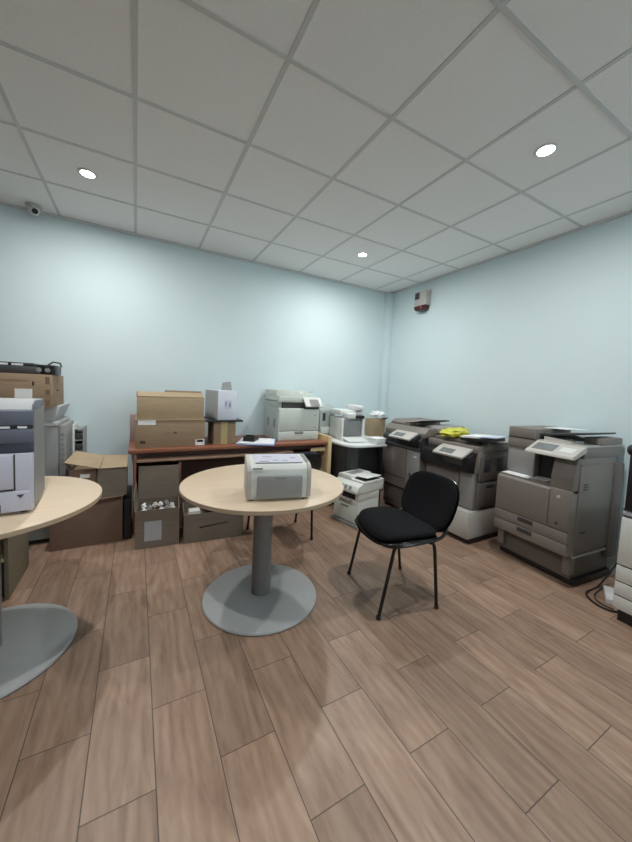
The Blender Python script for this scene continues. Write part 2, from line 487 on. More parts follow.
tag(obj('wooden_board', B(-.050, .020, 3.70, 3.718, .7555, 1.02, bev=.002), 'pinkgrey'),
    'thin faded board standing at the left end of the desk beside the boxes', 'board')

# ------------------------------------------------------------------ cartons
def carton(name, label, x0, x1, y0, y1, z0, z1, m, group=None, rz=0, marks=()):
    cx, cy = (x0+x1)/2, (y0+y1)/2
    t = thing(name, label, 'box', (cx, cy, z0), rz, group)
    hx, hy, hz = (x1-x0)/2, (y1-y0)/2, z1-z0
    obj('body', B(-hx, hx, -hy, hy, 0, hz, bev=.004), m, t)
    for nm, mm, u0, u1, v0, v1 in marks:            # fractions of the front face
        obj(nm, B(-hx+2*hx*u0, -hx+2*hx*u1, -hy-.0015, -hy+.001, hz*v0, hz*v1), mm, t)
    return t
c = carton('cardboard_box', 'wide cardboard box with white labels, lower one of the pair on the desk', 0.0, .585, 3.27, 3.64, .7555, 1.010, 'card', 'cardboard boxes on the desk',
       marks=[('shipping_label', 'paper', .03, .27, .82, .985), ('barcode_label', 'paper', .85, .995, .03, .25), ('printed_bar', 'ink', .875, .97, .15, .235),
              ('logo_mark', 'ink', .055, .13, .16, .26), ('printed_line', 'amber', .13, .33, .195, .225), ('printed_line', 'amber', .42, .68, .52, .54), ('logo_mark', 'ink', .53, .57, .50, .56)])
obj('top_flap', B(-.295, .30, -.19, .0, .251, .2555), 'card_light', c)
c = carton('cardboard_box', 'plain cardboard box with open top lip, upper one of the pair on the desk', .008, .575, 3.29, 3.60, 1.0105, 1.215, 'card_light', 'cardboard boxes on the desk')
obj('top_flap', MB().quad_plate((-.283, -.155, .205), (.283, -.155, .205), (.28, -.04, .244), (-.28, -.04, .244), .004), 'card_light', c)
obj('top_flap', MB().quad_plate((-.05, .0, .205), (.283, .0, .205), (.283, .02, .262), (-.05, .02, .262), .004), 'card', c)
obj('top_flap', MB().quad_plate((-.283, .155, .205), (-.283, -.155, .205), (-.281, -.15, .245), (-.281, .15, .245), .004), 'card', c)
c = carton('cardboard_box', 'small cardboard box with a vertical tape strip, under the black board', .672, .890, 3.30, 3.60, .7555, .9835, 'card', 'cardboard boxes on the desk',
       marks=[('tape_strip', 'tape', .32, .62, 0.02, .99)])
tag(obj('black_board', B(.592, .957, 3.27, 3.72, .984, 1.000, bev=.003), 'black'), 'thin black board lying on the small taped cardboard box', 'board')
c = thing('white_carton', 'white carton with a raised grey flap standing on the black board', 'box', (.778, 3.51, 1.0), R(8))
obj('body', B(-.095, .100, -.19, .19, 0, .295, bev=.003), 'box_white', c)
obj('side_sheet', B(-.097, -.0945, -.188, .188, .004, .29), 'box_side', c, 'grey side of the carton')
obj('top_flap', MB().quad_plate((-.02, -.06, .295), (.10, -.06, .295), (.096, -.02, .385), (.01, -.02, .372), .003), 'grey', c, 'grey raised flap')
obj('printed_panel', B(-.03, .045, -.1915, -.1895, .11, .20), 'paper_blue', c)
obj('printed_mark', B(-.02, -.008, -.1925, -.1910, .135, .185), 'silver', c)
obj('printed_mark', B(.018, .034, -.1925, -.1910, .128, .175), 'silver', c)

# open box and long box in front of the desk
def open_box(name, label, x0, x1, y0, y1, h, m, flaps, group=None, wall=.006, rz=0):
    t = thing(name, label, 'box', ((x0+x1)/2, (y0+y1)/2, 0), rz, group)
    hx, hy = (x1-x0)/2, (y1-y0)/2
    b = MB()
    b.box(-hx, hx, -hy, -hy+wall, 0, h).box(-hx, hx, hy-wall, hy, 0, h)
    b.box(-hx, -hx+wall, -hy+wall, hy-wall, 0, h).box(hx-wall, hx, -hy+wall, hy-wall, 0, h)
    b.box(-hx+wall, hx-wall, -hy+wall, hy-wall, 0, wall)
    obj('body', b, m, t)
    for q in flaps(hx, hy, h): obj('flap', MB().quad_plate(*q, .004), m, t)
    return t
c = open_box('open_cardboard_box', 'open cardboard box full of crumpled packets on the floor before the desk', 0.012, .340, 2.90, 3.20, .315, 'card_grey',
         lambda hx, hy, h: [((-hx, hy-.004, h), (hx, hy-.004, h), (hx, hy+.01, h+.29), (-hx, hy+.01, h+.29)),
                            ((-hx, hy, h), (-hx, -hy, h), (-hx-.012, -hy+.05, h+.12), (-hx-.012, hy-.03, h+.16))], rz=R(-5))
obj('paper_label', B(-.095, .03, -.1525, -.1495, .06, .22), 'box_side', c, 'pale paper label')
obj('fill_board', B(-.15, .15, -.136, .136, .16, .175), 'card_in', c)
rr = random.Random(3)
for i in range(18):
    px, py = .045+.262*((i % 4)+.25+.4*rr.random())/4, 2.96+.17*((i//4)+.3+.4*rr.random())/3
    px, py = 0.066+.0445*(i % 6), 2.975+.075*(i//6)
    s = rr.uniform(.0175, .0205)
    o = obj('crumpled_packet', MB().blob((0, 0, 0), (s, s*1.45, s*1.1), .75, 2.2, 3, seed=i), ['paper', 'silver', 'offwhite'][i % 3])
    o.location = (px, py, (.212, .234, .256)[i//6]+.03*rr.random()); o.rotation_euler = (0, 0, rr.uniform(-.3, .3))
    tag(o, 'crumpled pale packet inside the open cardboard box under the desk', 'packet', 'crumpled packets in the open box')
c = open_box('cardboard_crate', 'low dark cardboard crate with a hand slot, on the floor behind the round table', .372, .870, 2.85, 3.18, .245, 'card_grey', lambda hx, hy, h: [], rz=R(-4.5))
obj('hand_slot', MB().prism([(-.125, .118), (.115, .142), (.115, .150), (-.125, .130)], -.1665, -.1645, axis='y'), 'black', c, 'dark hand slot')
obj('fill_board', B(-.24, .24, -.158, .158, .14, .15), 'card_dark', c)
tag(obj('black_device', B(.55, .84, 2.90, 3.12, .155, .285, bev=.012), 'black'), 'black plastic device lying in the low dark crate', 'device')
tag(obj('white_adapter', B(.405, .50, 2.90, 2.99, .155, .262, bev=.012), 'offwhite'), 'off-white plastic block in the left end of the low dark crate', 'device')
tag(obj('black_computer_case', B(-.082, -.026, 3.14, 3.58, 0, .345, bev=.005), 'black'), 'slim black case standing on the floor between the large box and the desk', 'case')

# boxes in the left corner
c = carton('large_cardboard_box', 'large dark cardboard box on the floor, lowest in the stack left of the desk', -.575, -.090, 3.13, 3.62, 0, .385, 'card_dark', 'boxes left of the desk')
obj('front_lip', MB().quad_plate((.04, -.246, .378), (.241, -.246, .384), (.250, -.285, .406), (.05, -.290, .392), .004), 'card', c)
def flap_box(label, x0, x1, y0, y1, m, lip, mark=False):
    t = open_box('open_carton', label, x0, x1, y0, y1, .235, m, lip, 'boxes left of the desk')
    t.location.z = .388
    obj('lid_board', B(-(x1-x0)/2+.007, (x1-x0)/2-.007, -(y1-y0)/2+.007, (y1-y0)/2-.007, .19, .196), 'card_in', t)
    return t
c = flap_box('open carton with a raised pale flap, left one of two on the large dark box', -.458, -.275, 3.17, 3.50, 'card_dark',
         lambda hx, hy, h: [((-hx-.03, -hy-.02, h+.065), (hx+.02, -hy-.06, h+.010), (hx+.045, -hy+.11, h+.085), (-hx+.03, -hy+.13, h+.125)),
                            ((-hx, -hy, h), (-hx, -hy+.1, h), (-hx-.025, -hy+.1, h+.055), (-hx-.025, -hy, h+.055))])
c.children[1].data.materials[0] = M['card_light']
obj('sticker', B(-.02, .045, -.1665, -.1640, .165, .195), 'paper', c)
c = flap_box('open carton with a raised pale flap, right one of two on the large dark box', -.268, -.062, 3.15, 3.50, 'card_grey',
         lambda hx, hy, h: [((-hx, -hy-.01, h+.003), (hx+.003, -hy-.02, h+.006), (hx+.006, -hy+.14, h+.075), (-hx+.035, -hy+.14, h+.085))])
c.children[1].data.materials[0] = M['card_light']

# tall copier in the left corner with box and unit on top
t = thing('floor_copier', 'tall grey copier standing in the back left corner behind the blue grey printer', 'copier', (-.84, 3.30, 0))
obj('body', B(-.30, .295, 0, .50, .04, .96, bev=.012), 'grey', t)
obj('top_cover', B(-.30, .297, -.005, .50, .96, .995, bev=.008), 'grey_l', t)
obj('scanner', MB().prism([(-.26, .995), (.26, .995), (.31, 1.12), (-.31, 1.12)], .03, .47, axis='y', bev=.006), 'grey_l', t)
obj('dark_base', B(-.28, .28, .03, .48, 0, .04), 'black_soft', t)
obj('front_slot', B(-.26, -.01, -.004, .01, .70, .705), 'seam', t)
s = obj('side_feeder', B(.296, .340, .02, .44, .30, .965, bev=.008), 'silver', t)
for i in range(9):
    obj('vent_slot', B(.303, .333, .0175, .0205, .55+.042*i, .566+.042*i), 'grey', s)
c = carton('cardboard_box', 'wide cardboard box with a white label on the tall grey copier in the left corner', -1.17, -.557, 3.13, 3.62, 1.1195, 1.366, 'card',
       marks=[('shipping_label', 'paper', .66, .82, .28, .56), ('logo_mark', 'ink', .82, .84, .66, .78), ('printed_line', 'amber', .50, .80, .80, .83), ('hazard_mark', 'card_dark', .945, .985, .72, .93), ('hazard_mark', 'card_dark', .945, .985, .40, .55), ('hazard_mark', 'card_dark', .945, .985, .05, .22)])
obj('side_mark', B(.3055, .3075, -.05, .02, .12, .135), 'ink', c)
t = thing('printer_unit', 'black printer spare unit lying on top of the cardboard box in the left corner', 'printer part', (-.85, 3.34, 1.366))
obj('rail', B(-.34, .22, -.17, .06, 0, .055, bev=.006), 'charcoal', t)
obj('cover', B(-.34, .18, -.15, .03, .055, .082, bev=.006), 'black', t)
obj('gear_housing', B(.20, .31, -.16, .08, 0, .075, bev=.01), 'black', t)
for i in range(4):
    obj('roller', MB().tube([(.215+.025*i, -.175, .035+.02*(i % 2)), (.215+.025*i, -.11, .035+.02*(i % 2))], .016, 14), ['silver', 'black', 'silver', 'black'][i], t)
obj('lever', MB().tube([(.25, -.1, .07), (.29, -.12, .10), (.33, -.1, .095), (.33, -.05, .07)], .006, 8), 'charcoal', t)
for i in range(2): obj('sticker', B(-.03+.085*i, .035+.085*i, -.152, -.149, .060, .074), 'paper', t)
t = thing('metal_rack', 'pale narrow rack holding dark parts behind the open cartons in the left corner', 'rack', (-.455, 3.755, 0))
obj('upright', B(-.052, -.030, -.10, .10, 0, .93, bev=.003), 'offwhite', t)
obj('upright', B(.030, .040, -.10, .10, 0, .90, bev=.003), 'silver', t)
for i in range(6): obj('shelf', B(-.030, .030, -.09, .09, .38+.1*i, .388+.1*i), 'silver', t)
for i in range(5):
    tag(obj('dark_cartridge', MB().box(-.483, -.427, 3.67, 3.83, .389+.1*i, .452+.1*i, bev=.01), 'charcoal'), 'dark cartridge on the pale narrow rack behind the open cartons', 'cartridge', 'cartridges on the narrow rack')

# low shelf unit under the left table
t = thing('low_shelf_unit', 'low olive wooden shelf unit behind the left round table', 'shelf unit', (-.66, 2.54, 0))
obj('side_panel', B(-.022, 0, 0, .42, 0, .46, bev=.002), 'olive', t)
obj('side_panel', B(-.60, -.578, 0, .42, 0, .46, bev=.002), 'olive', t)
obj('shelf', B(-.578, -.022, .004, .41, .235, .257, bev=.002), 'pine', t)
obj('top', B(-.60, 0, 0, .42, .46, .48, bev=.002), 'pine', t)
obj('recess_shade', B(-.578, -.022, .012, .028, .02, .235), 'black_soft', t)  # black sheet painted in for the shade of the recess below the shelf
obj('back_panel', B(-.578, -.022, .40, .41, 0, .46), 'pine', t)

# ------------------------------------------------------------------ blue grey printer on the left table
t = thing('laser_printer', 'large blue grey and white laser printer on the left round table', 'printer', (-.60, 1.82, .75), R(4))
obj('lower_body', B(-.21, .208, .0, .30, .012, .268, bev=.006), 'lilac', t)
obj('side_cover', B(.2085, .2105, .03, .315, .02, .45), 'grey', t, 'dark grey side')
obj('rear_body', B(-.205, .207, .29, .325, .012, .455, bev=.01), 'grey_l', t)
obj('dark_band', B(-.209, .207, .004, .295, .268, .312, bev=.003), 'bluedark', t)
obj('upper_body', B(-.21, .209, -.004, .30, .312, .372, bev=.005), 'bluegrey', t)
obj('slot', B(-.209, .206, .010, .29, .372, .388), 'seam', t)
obj('top_cover', MB().prism([(.0, .388), (.30, .388), (.335, .47), (.32, .487), (.07, .492), (.03, .478), (.004, .45)], -.21, .209, bev=.003), 'bluegrey', t)
obj('top_plate', MB().prism([(.008, .4565), (.0325, .4815), (.072, .494), (.31, .489), (.31, .485), (.07, .488), (.03, .474), (.010, .452)], -.205, .205), 'grey_l', t)
obj('indicator_light', B(.10, .135, -.002, .012, .376, .384), 'paper', t)
obj('indicator_light', B(.16, .19, -.002, .012, .376, .384), 'paper', t)
d = obj('paper_drawer', B(-.20, .145, -.006, .01, .115, .262, bev=.003), 'lilac', t)
obj('drawer_seam', B(-.20, .145, -.004, .002, .108, .114), 'seam', t)
obj('drawer_seam', B(.146, .151, -.003, .002, .108, .264), 'seam', t)
d = obj('paper_cassette', B(-.205, .20, -.006, .01, .016, .104, bev=.003), 'lilac', t)
obj('cassette_grip', B(-.19, .105, -.009, -.003, .018, .054, bev=.003), 'bluegrey', d)
obj('logo_mark', MB().prism([(.155, .090), (.181, .090), (.168, .074)], -.0075, -.0055, axis='y'), 'bluedark', t)
for fx in (-.17, .17):
    for fy in (.04, .29): obj('foot', MB().lathe([(0, 0), (.014, 0), (.014, .013), (0, .013)], fx, fy, 14), 'black_soft', t)

# ------------------------------------------------------------------ small printer on the centre table
t = thing('desktop_printer', 'small beige and silver laser printer on the centre round table', 'printer', (.666, 1.575, .75), R(-13.7))
def side_prof(ins=0.0):
    return [(.012+ins, .008), (.004+ins, .03), (.0+ins, .12), (.006+ins, .168), (.026+ins, .190), (.06, .199-ins), (.205, .212-ins), (.232, .206), (.240, .17), (.240, .012), (.225, .006)]
obj('body', MB().prism(side_prof(.006), -.15, .15, bev=.003), 'offwhite', t)
obj('side_cheek', MB().prism(side_prof(), -.172, -.148, bev=.006), 'beige_l', t)
obj('side_cheek', MB().prism(side_prof(), .148, .172, bev=.006), 'beige_l', t)
d = obj('front_door', B(-.118, .122, -.006, .012, .016, .138, bev=.008), 'silver', t, 'silver grey front door')
obj('door_notch', B(-.025, .035, -.009, -.004, .122, .134, bev=.003), 'grey', d)
obj('top_tray', MB().prism([(.045, .1955), (.20, .2085), (.20, .2125), (.045, .1990)], -.125, .13), 'lilac', t)
obj('button_strip', MB().prism([(.05, .2), (.19, .2115), (.19, .214), (.05, .2025)], .152, .166), 'grey', t)
for i, (a, b_, v, w) in enumerate([(-.10, -.05, .06, .07), (-.03, .0, .075, .084), (.02, .05, .07, .078), (.07, .10, .12, .13), (-.08, -.03, .14, .147)]):
    z = .199+.0871*(v-.045)
    obj('sheet_mark', MB().prism([(v, z+.0005), (w, z+.0005+.0871*(w-v)), (w, z+.0015+.0871*(w-v)), (v, z+.0015)], a, b_), 'silver', t)
obj('logo_mark', B(-.142, -.09, .0025, .006, .172, .178), 'seam', t)
for fx in (-.14, .14):
    for fy in (.04, .21): obj('foot', MB().lathe([(0, 0), (.010, 0), (.010, .012), (0, .012)], fx, fy, 12), 'black_soft', t)

# ------------------------------------------------------------------ copier on the desk
t = thing('desktop_copier', 'pale green grey copier with a tilted touch panel at the right end of the desk', 'copier', (1.635, 3.36, .7555))
obj('body', B(-.25, .25, 0, .47, .0, .365, bev=.008), 'greengrey', t)
d = obj('paper_drawer', B(-.248, .248, -.006, .02, .008, .105, bev=.003), 'greengrey', t)
obj('drawer_handle', B(-.06, .05, -.010, -.002, .075, .102, bev=.003), 'grey', d, 'dark drawer handle')
obj('drawer_seam', B(-.248, .248, -.003, .003, .106, .110), 'seam', t)
obj('front_door', B(-.248, .248, -.005, .02, .112, .358, bev=.003), 'greengrey', t)
for z in (.28, .14): obj('door_button', B(.185, .215, -.009, -.003, z, z+.014, bev=.003), 'grey_l', t)
obj('side_cover', B(-.254, -.249, .03, .45, .02, .36), 'greengrey_d', t, 'darker left side')
for yy in (.10, .30): obj('side_vent', B(-.258, -.252, yy, yy+.06, .14, .24), 'grey', t)
obj('output_recess', B(-.20, .20, .03, .42, .365, .43), 'seam', t)
obj('rear_column', B(-.25, .25, .40, .47, .365, .45, bev=.005), 'greengrey', t)
obj('left_column', B(-.25, -.20, .05, .42, .365, .45, bev=.005), 'greengrey_d', t)
obj('right_column', B(.20, .25, .03, .42, .365, .45, bev=.005), 'greengrey', t)
obj('scanner', B(-.25, .25, .02, .47, .43, .500, bev=.008), 'greengrey', t)
obj('feeder_cover', MB().prism([(-.25, .50), (-.25, .567), (-.12, .575), (.02, .56), (.06, .525), (.11, .565), (.14, .565), (.20, .515), (.20, .50)], .10, .47, axis='y', bev=.004), 'greengrey', t)
obj('paper_tray', MB().prism([(.13, .53), (.24, .555), (.24, .561), (.13, .536)], .14, .43, axis='y'), 'grey_l', t)
d = obj('touch_panel', MB().quad_plate((.05, -.045, .385), (.265, -.045, .385), (.255, .015, .485), (.035, .015, .485), .016), 'white', t)
obj('screen', MB().quad_plate((.115, -.0585, .400), (.225, -.0585, .400), (.215, -.0155, .470), (.105, -.0155, .470), .003), 'silver', d)
obj('panel_arm', B(.05, .24, -.01, .05, .36, .40, bev=.006), 'charcoal', t)

# papers and adapter on the desk
t = thing('paper_stack', 'stack of white papers in a blue folder on the desk left of the copier', 'papers', (1.135, 3.34, .7555), R(-24))
obj('folder', B(-.19, .19, -.20, .18, 0, .006), 'blue', t)
obj('papers', B(-.185, .185, -.195, .175, .006, .018), 'paper_blue', t)
obj('papers', MB().quad_plate((-.16, -.21, .0185), (.18, -.15, .0185), (.14, .17, .0185), (-.17, .14, .0185), .004), 'paper', t)
tag(obj('black_telephone', MB().prism([(-.09, 0), (.09, 0), (.09, .02), (-.02, .05), (-.09, .045)], 0, .12, bev=.006).tube([(.02, -.08, .04), (.03, -.05, .055), (.10, -.05, .055), (.11, -.08, .04)], .012, 8), 'black'),
    'black handset lying on the papers beside the white carton', 'handset')
o = bpy.data.objects[COL.objects[-1].name]
o.location = (1.02, 3.38, .778); o.rotation_euler = (0, 0, R(-35))

# ------------------------------------------------------------------ second desk in the back right corner
t = thing('corner_desk', 'dark desk with a white rounded top in the back right corner', 'desk', (0, 0, 0))
def arc(cx, cy, r, a0, a1, n=8): return [(cx+r*math.cos(R(a0+(a1-a0)*i/n)), cy+r*math.sin(R(a0+(a1-a0)*i/n))) for i in range(n+1)]
top = arc(2.19, 3.06, .18, 180, 270)+[(2.53, 2.88), (2.53, 3.30), (3.10, 3.30), (3.10, 3.76), (2.01, 3.76)]
obj('desktop', MB().prism(top, .728, .752, axis='z', bev=.003), 'white', t)
obj('side_panel', B(2.05, 2.075, 2.96, 3.74, 0, .728), 'charcoal', t)
obj('front_panel', B(2.075, 2.18, 2.95, 2.975, 0, .728), 'charcoal', t)
obj('modesty_panel', B(2.075, 2.53, 3.35, 3.37, 0, .728), 'black', t)
obj('side_panel', B(2.505, 2.53, 2.95, 3.35, 0, .728), 'black', t)
obj('opening_shade', B(2.18, 2.505, 2.99, 3.34, .05, .727, bev=.003), 'black', t)  # black block stands in for the shade inside the open front

t = thing('multifunction_printer', 'white printer with dark grey front on the corner desk', 'printer', (2.272, 3.20, .7525), R(-8))
t.scale = (.76, 1, 1)
b = MB().box(-.20, -.165, 0, .36, 0, .265, bev=.01).box(.165, .20, 0, .36, 0, .265, bev=.01).box(-.165, .165, .05, .36, 0, .265, bev=.004).box(-.20, .20, -.01, .36, 0, .045, bev=.006)
obj('body', b, 'white', t)
obj('front_panel', B(-.163, .163, .03, .06, .048, .245, bev=.01), 'grey', t, 'dark grey front panel')
obj('control_panel', B(-.13, .02, -.03, .10, .268, .33, bev=.012), 'white', t)
obj('scanner_gap', B(.02, .19, .0, .30, .265, .30), 'black', t)
obj('scanner_lid', B(-.20, .20, .06, .36, .300, .36, bev=.012), 'white', t)
obj('feeder', B(.05, .19, .02, .30, .36, .42, bev=.02), 'white', t)
obj('output_tray', MB().quad_plate((-.16, -.14, .006), (.16, -.14, .006), (.17, .0, .03), (-.17, .0, .03), .008), 'white', t)
t = thing('grey_printer', 'grey printer squeezed between the pale green copier and the white printer', 'printer', (2.165, 3.62, .752))
obj('body', MB().prism([(-.02, 0), (.13, 0), (.13, .40), (.02, .38), (-.02, .33)], -.13, .09, bev=.006), 'greengrey_d', t)
obj('side_slot', B(-.09, -.05, -.024, -.018, .20, .30), 'charcoal', t)
obj('front_tray', B(-.12, .08, -.035, -.018, .04, .12, bev=.004), 'greengrey', t)
t = thing('white_tub', 'small white plastic tub on the right end of the corner desk', 'tub', (2.450, 2.955, .7525))
obj('tub', B(-.07, .07, -.06, .08, 0, .065, bev=.012), 'white', t)
obj('lid', B(-.076, .076, -.066, .086, .058, .070, bev=.006), 'paper', t)
t = thing('beige_carton', 'beige carton standing on the corner desk behind the first copier', 'box', (2.84, 3.50, .752))
obj('body', B(-.10, .10, -.09, .09, 0, .235, bev=.003), 'card_light', t)
obj('flap', MB().quad_plate((.0, -.09, .235), (.10, -.09, .235), (.12, -.14, .26), (.02, -.14, .265), .003), 'card', t)
tag(obj('white_cloth', MB().blob((2.88, 3.50, 1.045), (.11, .09, .045), .5, 2.3, 3, seed=4, flat=True), 'paper'), 'crumpled white cloth on top of the beige carton', 'cloth')

# ------------------------------------------------------------------ white printer on the floor
t = thing('floor_printer', 'boxy white printer standing on the floor between the round table and the copiers', 'printer', (1.885, 2.725, 0), R(-77.1))
obj('thin_base', B(-.18, .185, -.03, .40, 0, .022, bev=.003), 'grey', t, 'dark base under the printer')  # thin dark slab under the whole printer
obj('lower_body', B(-.168, .170, .0, .33, .022, .255, bev=.010), 'offwhite', t)
d = obj('paper_tray', B(-.155, .150, -.008, .02, .03, .20, bev=.006), 'greengrey', t)
obj('tray_grip', B(-.05, .05, -.011, -.004, .17, .19, bev=.003), 'grey', d)
obj('rear_body', B(-.168, .170, .10, .33, .25, .33, bev=.006), 'offwhite', t)
obj('output_slot', B(-.12, .125, .02, .11, .25, .325), 'black', t)
obj('output_cheek', B(.125, .170, .0, .12, .25, .33, bev=.008), 'offwhite', t)
obj('output_cheek', B(-.168, -.12, .0, .12, .25, .33, bev=.008), 'offwhite', t)
obj('output_tray', MB().prism([(-.05, .262), (.02, .25), (.02, .258), (-.05, .272)], -.10, .09), 'beige_l', t)
obj('scanner', B(-.178, .180, .05, .385, .33, .415, bev=.010), 'offwhite', t)
d = obj('control_panel', MB().prism([(-.035, .335), (.06, .335), (.06, .43), (-.01, .405), (-.035, .36)], -.175, .178, bev=.004), 'offwhite', t)
for i in range(4):
    obj('button', MB().quad_plate((-.12+.06*i, -.033, .366), (-.085+.06*i, -.033, .366), (-.085+.06*i, -.016, .398), (-.12+.06*i, -.016, .398), .003), 'grey' if i != 1 else 'charcoal', d)
obj('feeder', MB().prism([(-.178, .415), (-.178, .465), (-.16, .475), (.0, .475), (.02, .445), (.18, .445), (.18, .415)], .06, .385, axis='y', bev=.005), 'offwhite', t)
obj('feeder_slot', B(.02, .165, .10, .33, .445, .452), 'black', t)
obj('feeder_tray', MB().prism([(.01, .458), (.165, .470), (.165, .478), (.01, .468)], .13, .36, axis='y', bev=.002), 'white', t)
obj('feeder_dent', B(-.12, -.03, .12, .30, .4735, .477), 'grey', t)

# ------------------------------------------------------------------ floor copiers along the right wall (front faces local -y)
def caster(t, x, y):
    obj('caster', MB().tube([(x-.015, y, .024), (x+.015, y, .024)], .024, 16), 'black_soft', t)

# copier nearest to the corner
t = thing('floor_copier', 'grey floor copier nearest the room corner, beside the corner desk', 'copier', (2.605, 2.475, 0), R(-90), 'floor copiers along the right wall')
x0, x1 = -.575, .035
obj('dark_base', B(x0+.03, x1-.03, .06, .60, .0, .03), 'black_soft', t)
obj('pedestal', B(x0+.012, x1-.012, .05, .62, .03, .28, bev=.006), 'beige_d', t)
obj('pedestal_seam', B(x0+.014, x1-.014, .048, .06, .15, .154), 'seam', t)
obj('body', B(x0, x1, .0, .64, .29, .742, bev=.008), 'beige', t)
obj('tray_seam', B(x0+.002, x1-.002, -.003, .01, .40, .404), 'seam', t)
obj('front_door', B(x0+.005, x1-.20, -.008, .02, .41, .735, bev=.004), 'beige', t)
obj('side_door', B(x1-.19, x1-.005, -.010, .02, .30, .735, bev=.006), 'silver', t)
obj('door_button', B(x1-.085, x1-.045, -.014, -.008, .67, .682, bev=.002), 'paper', t)
obj('door_lock', B(x1-.14, x1-.11, -.014, -.008, .45, .49, bev=.004), 'charcoal', t)
obj('output_recess', MB().prism([(.01, .742), (.55, .742), (.55, .89), (.04, .89), (-.005, .85)], x0+.01, x1-.01), 'charcoal', t)
obj('recess_lip', B(x0, x1, -.02, .03, .742, .775, bev=.006), 'charcoal', t)
obj('rear_body', B(x0, x1, .30, .64, .742, .93, bev=.008), 'beige_d', t)
obj('scanner', MB().prism([(.03, .885), (.03, .93), (.09, .985), (.60, .985), (.62, .885)], x0, x1+.01, bev=.006), 'beige', t)
d = obj('control_panel', MB().prism([(-.115, .868), (-.02, .918), (.02, .932), (.02, .912), (-.11, .852)], x0+.225, x1-.065, bev=.002), 'beige_l', t, 'pale control panel')
obj('screen', MB().prism([(-.092, .8802), (-.035, .9102), (-.035, .9132), (-.092, .8832)], x0+.275, x0+.42), 'lcd', d)
obj('panel_underside', MB().prism([(-.09, .852), (.03, .905), (.03, .76), (-.02, .78)], x0+.35, x1-.04), 'black', t)
obj('feeder', MB().prism([(.10, .985), (.10, 1.01), (.16, 1.04), (.58, 1.045), (.60, .985)], x0+.02, x0+.33, bev=.006), 'beige', t)
obj('feeder_tray', MB().prism([(x0+.26, 1.000), (x1-.09, 1.050), (x1-.09, 1.062), (x0+.26, 1.015)], .10, .52, axis='y', bev=.003), 'black', t)
obj('tray_paper', MB().prism([(x0+.29, 1.021), (x1-.10, 1.063), (x1-.10, 1.070), (x0+.29, 1.027)], .12, .48, axis='y'), 'white', t)
obj('feeder_hinge', B(x1-.17, x1+.06, .20, .62, .92, 1.01, bev=.03, seg=4), 'silver', t)
obj('side_cover', B(x1, x1+.025, .12, .60, .33, .88, bev=.010), 'beige_d', t)
for xx in (x0+.06, x1-.06): caster(t, xx, .10)

# copier with the yellow bag
t = thing('floor_copier', 'grey floor copier on a pale base with a yellow bag on top', 'copier', (2.64, 1.860, 0), R(-90), 'floor copiers along the right wall')
x0, x1 = -.565, .0
obj('dark_base', B(x0-.01, x1+.012, .02, .50, .012, .05), 'black', t)
for xx in (x0+.06, x1-.06): caster(t, xx, .08); caster(t, xx, .42)
obj('pedestal', B(x0-.015, x1+.015, -.02, .50, .05, .305, bev=.010), 'beige_l', t, 'pale pedestal')
obj('body', B(x0, x1, .05, .46, .305, .655, bev=.008), 'beige', t)
obj('rear_body', B(x0, x1, .40, .60, .30, .82, bev=.01), 'beige_d', t)
obj('front_cover', B(x0+.005, x1-.16, .035, .07, .315, .65, bev=.008), 'beige', t)
obj('side_door', B(x1-.15, x1-.004, .035, .07, .315, .65, bev=.010), 'silver', t)
obj('door_seam', B(x0+.004, x1-.17, .032, .04, .44, .444), 'seam', t)
obj('upper_body', MB().prism([(-.02, .655), (.42, .655), (.50, .83), (.04, .83), (-.05, .80), (-.05, .67)], x0, x1-.005, bev=.004), 'black', t)
obj('upper_side', MB().prism([(.035, .655), (.54, .655), (.54, .845), (.06, .845)], x1-.02, x1+.02, bev=.006), 'beige', t)
obj('scanner', B(x0, x1+.01, .04, .56, .828, .895, bev=.012), 'beige', t)
d = obj('control_panel', MB().prism([(-.105, .800), (-.01, .850), (.05, .872), (.05, .852), (-.10, .782)], x0+.195, x1-.035, bev=.002), 'beige_l', t, 'pale control panel')
obj('screen', MB().prism([(-.085, .8105), (-.025, .8421), (-.025, .8455), (-.085, .8139)], x0+.255, x0+.40), 'lcd', d)
obj('panel_underside', MB().prism([(-.09, .780), (.03, .845), (.03, .70), (-.04, .70)], x0+.30, x1-.06), 'charcoal', t)
obj('side_tray_door', B(x1, x1+.028, .07, .385, .34, .565, bev=.010), 'beige_d', t)
obj('door_grip', B(x1+.026, x1+.031, .18, .30, .515, .540, bev=.004), 'seam', t)
obj('side_panel', B(x1, x1+.03, .07, .50, .575, .80, bev=.012), 'beige_d', t)
for yy in (.12, .31): obj('side_grip', B(x1+.028, x1+.033, yy, yy+.10, .66, .78, bev=.02), 'charcoal', t)
obj('side_lid', MB().prism([(.10, .845), (.52, .845), (.50, .925), (.16, .925)], x1-.06, x1+.03, bev=.012), 'beige', t)
obj('feeder_cover', B(x0+.02, x1-.05, .12, .54, .895, .925, bev=.01), 'beige', t)
bag = MB().blob((0, 0, 0), (.19, .13, .056), .35, 2.2, 4, seed=9, flat=True)
o = obj('yellow_bag', bag, 'yellow'); o.location = (2.88, 2.245, .962); o.rotation_euler = (0, 0, R(10))
tag(o, 'crumpled yellow plastic bag on top of the second copier from the corner', 'bag')
t = thing('paper_tray', 'black tray heaped with white papers on the copier next to the yellow bag', 'papers', (2.86, 1.94, .926), R(-82))
obj('tray', MB().quad_plate((-.12, -.16, .002), (.15, -.16, .020), (.15, .14, .020), (-.12, .14, .002), .024), 'black', t)
obj('sheet', MB().quad_plate((-.12, -.15, .032), (.04, -.15, .042), (.06, .12, .046), (-.11, .10, .034), .016), 'paper', t)
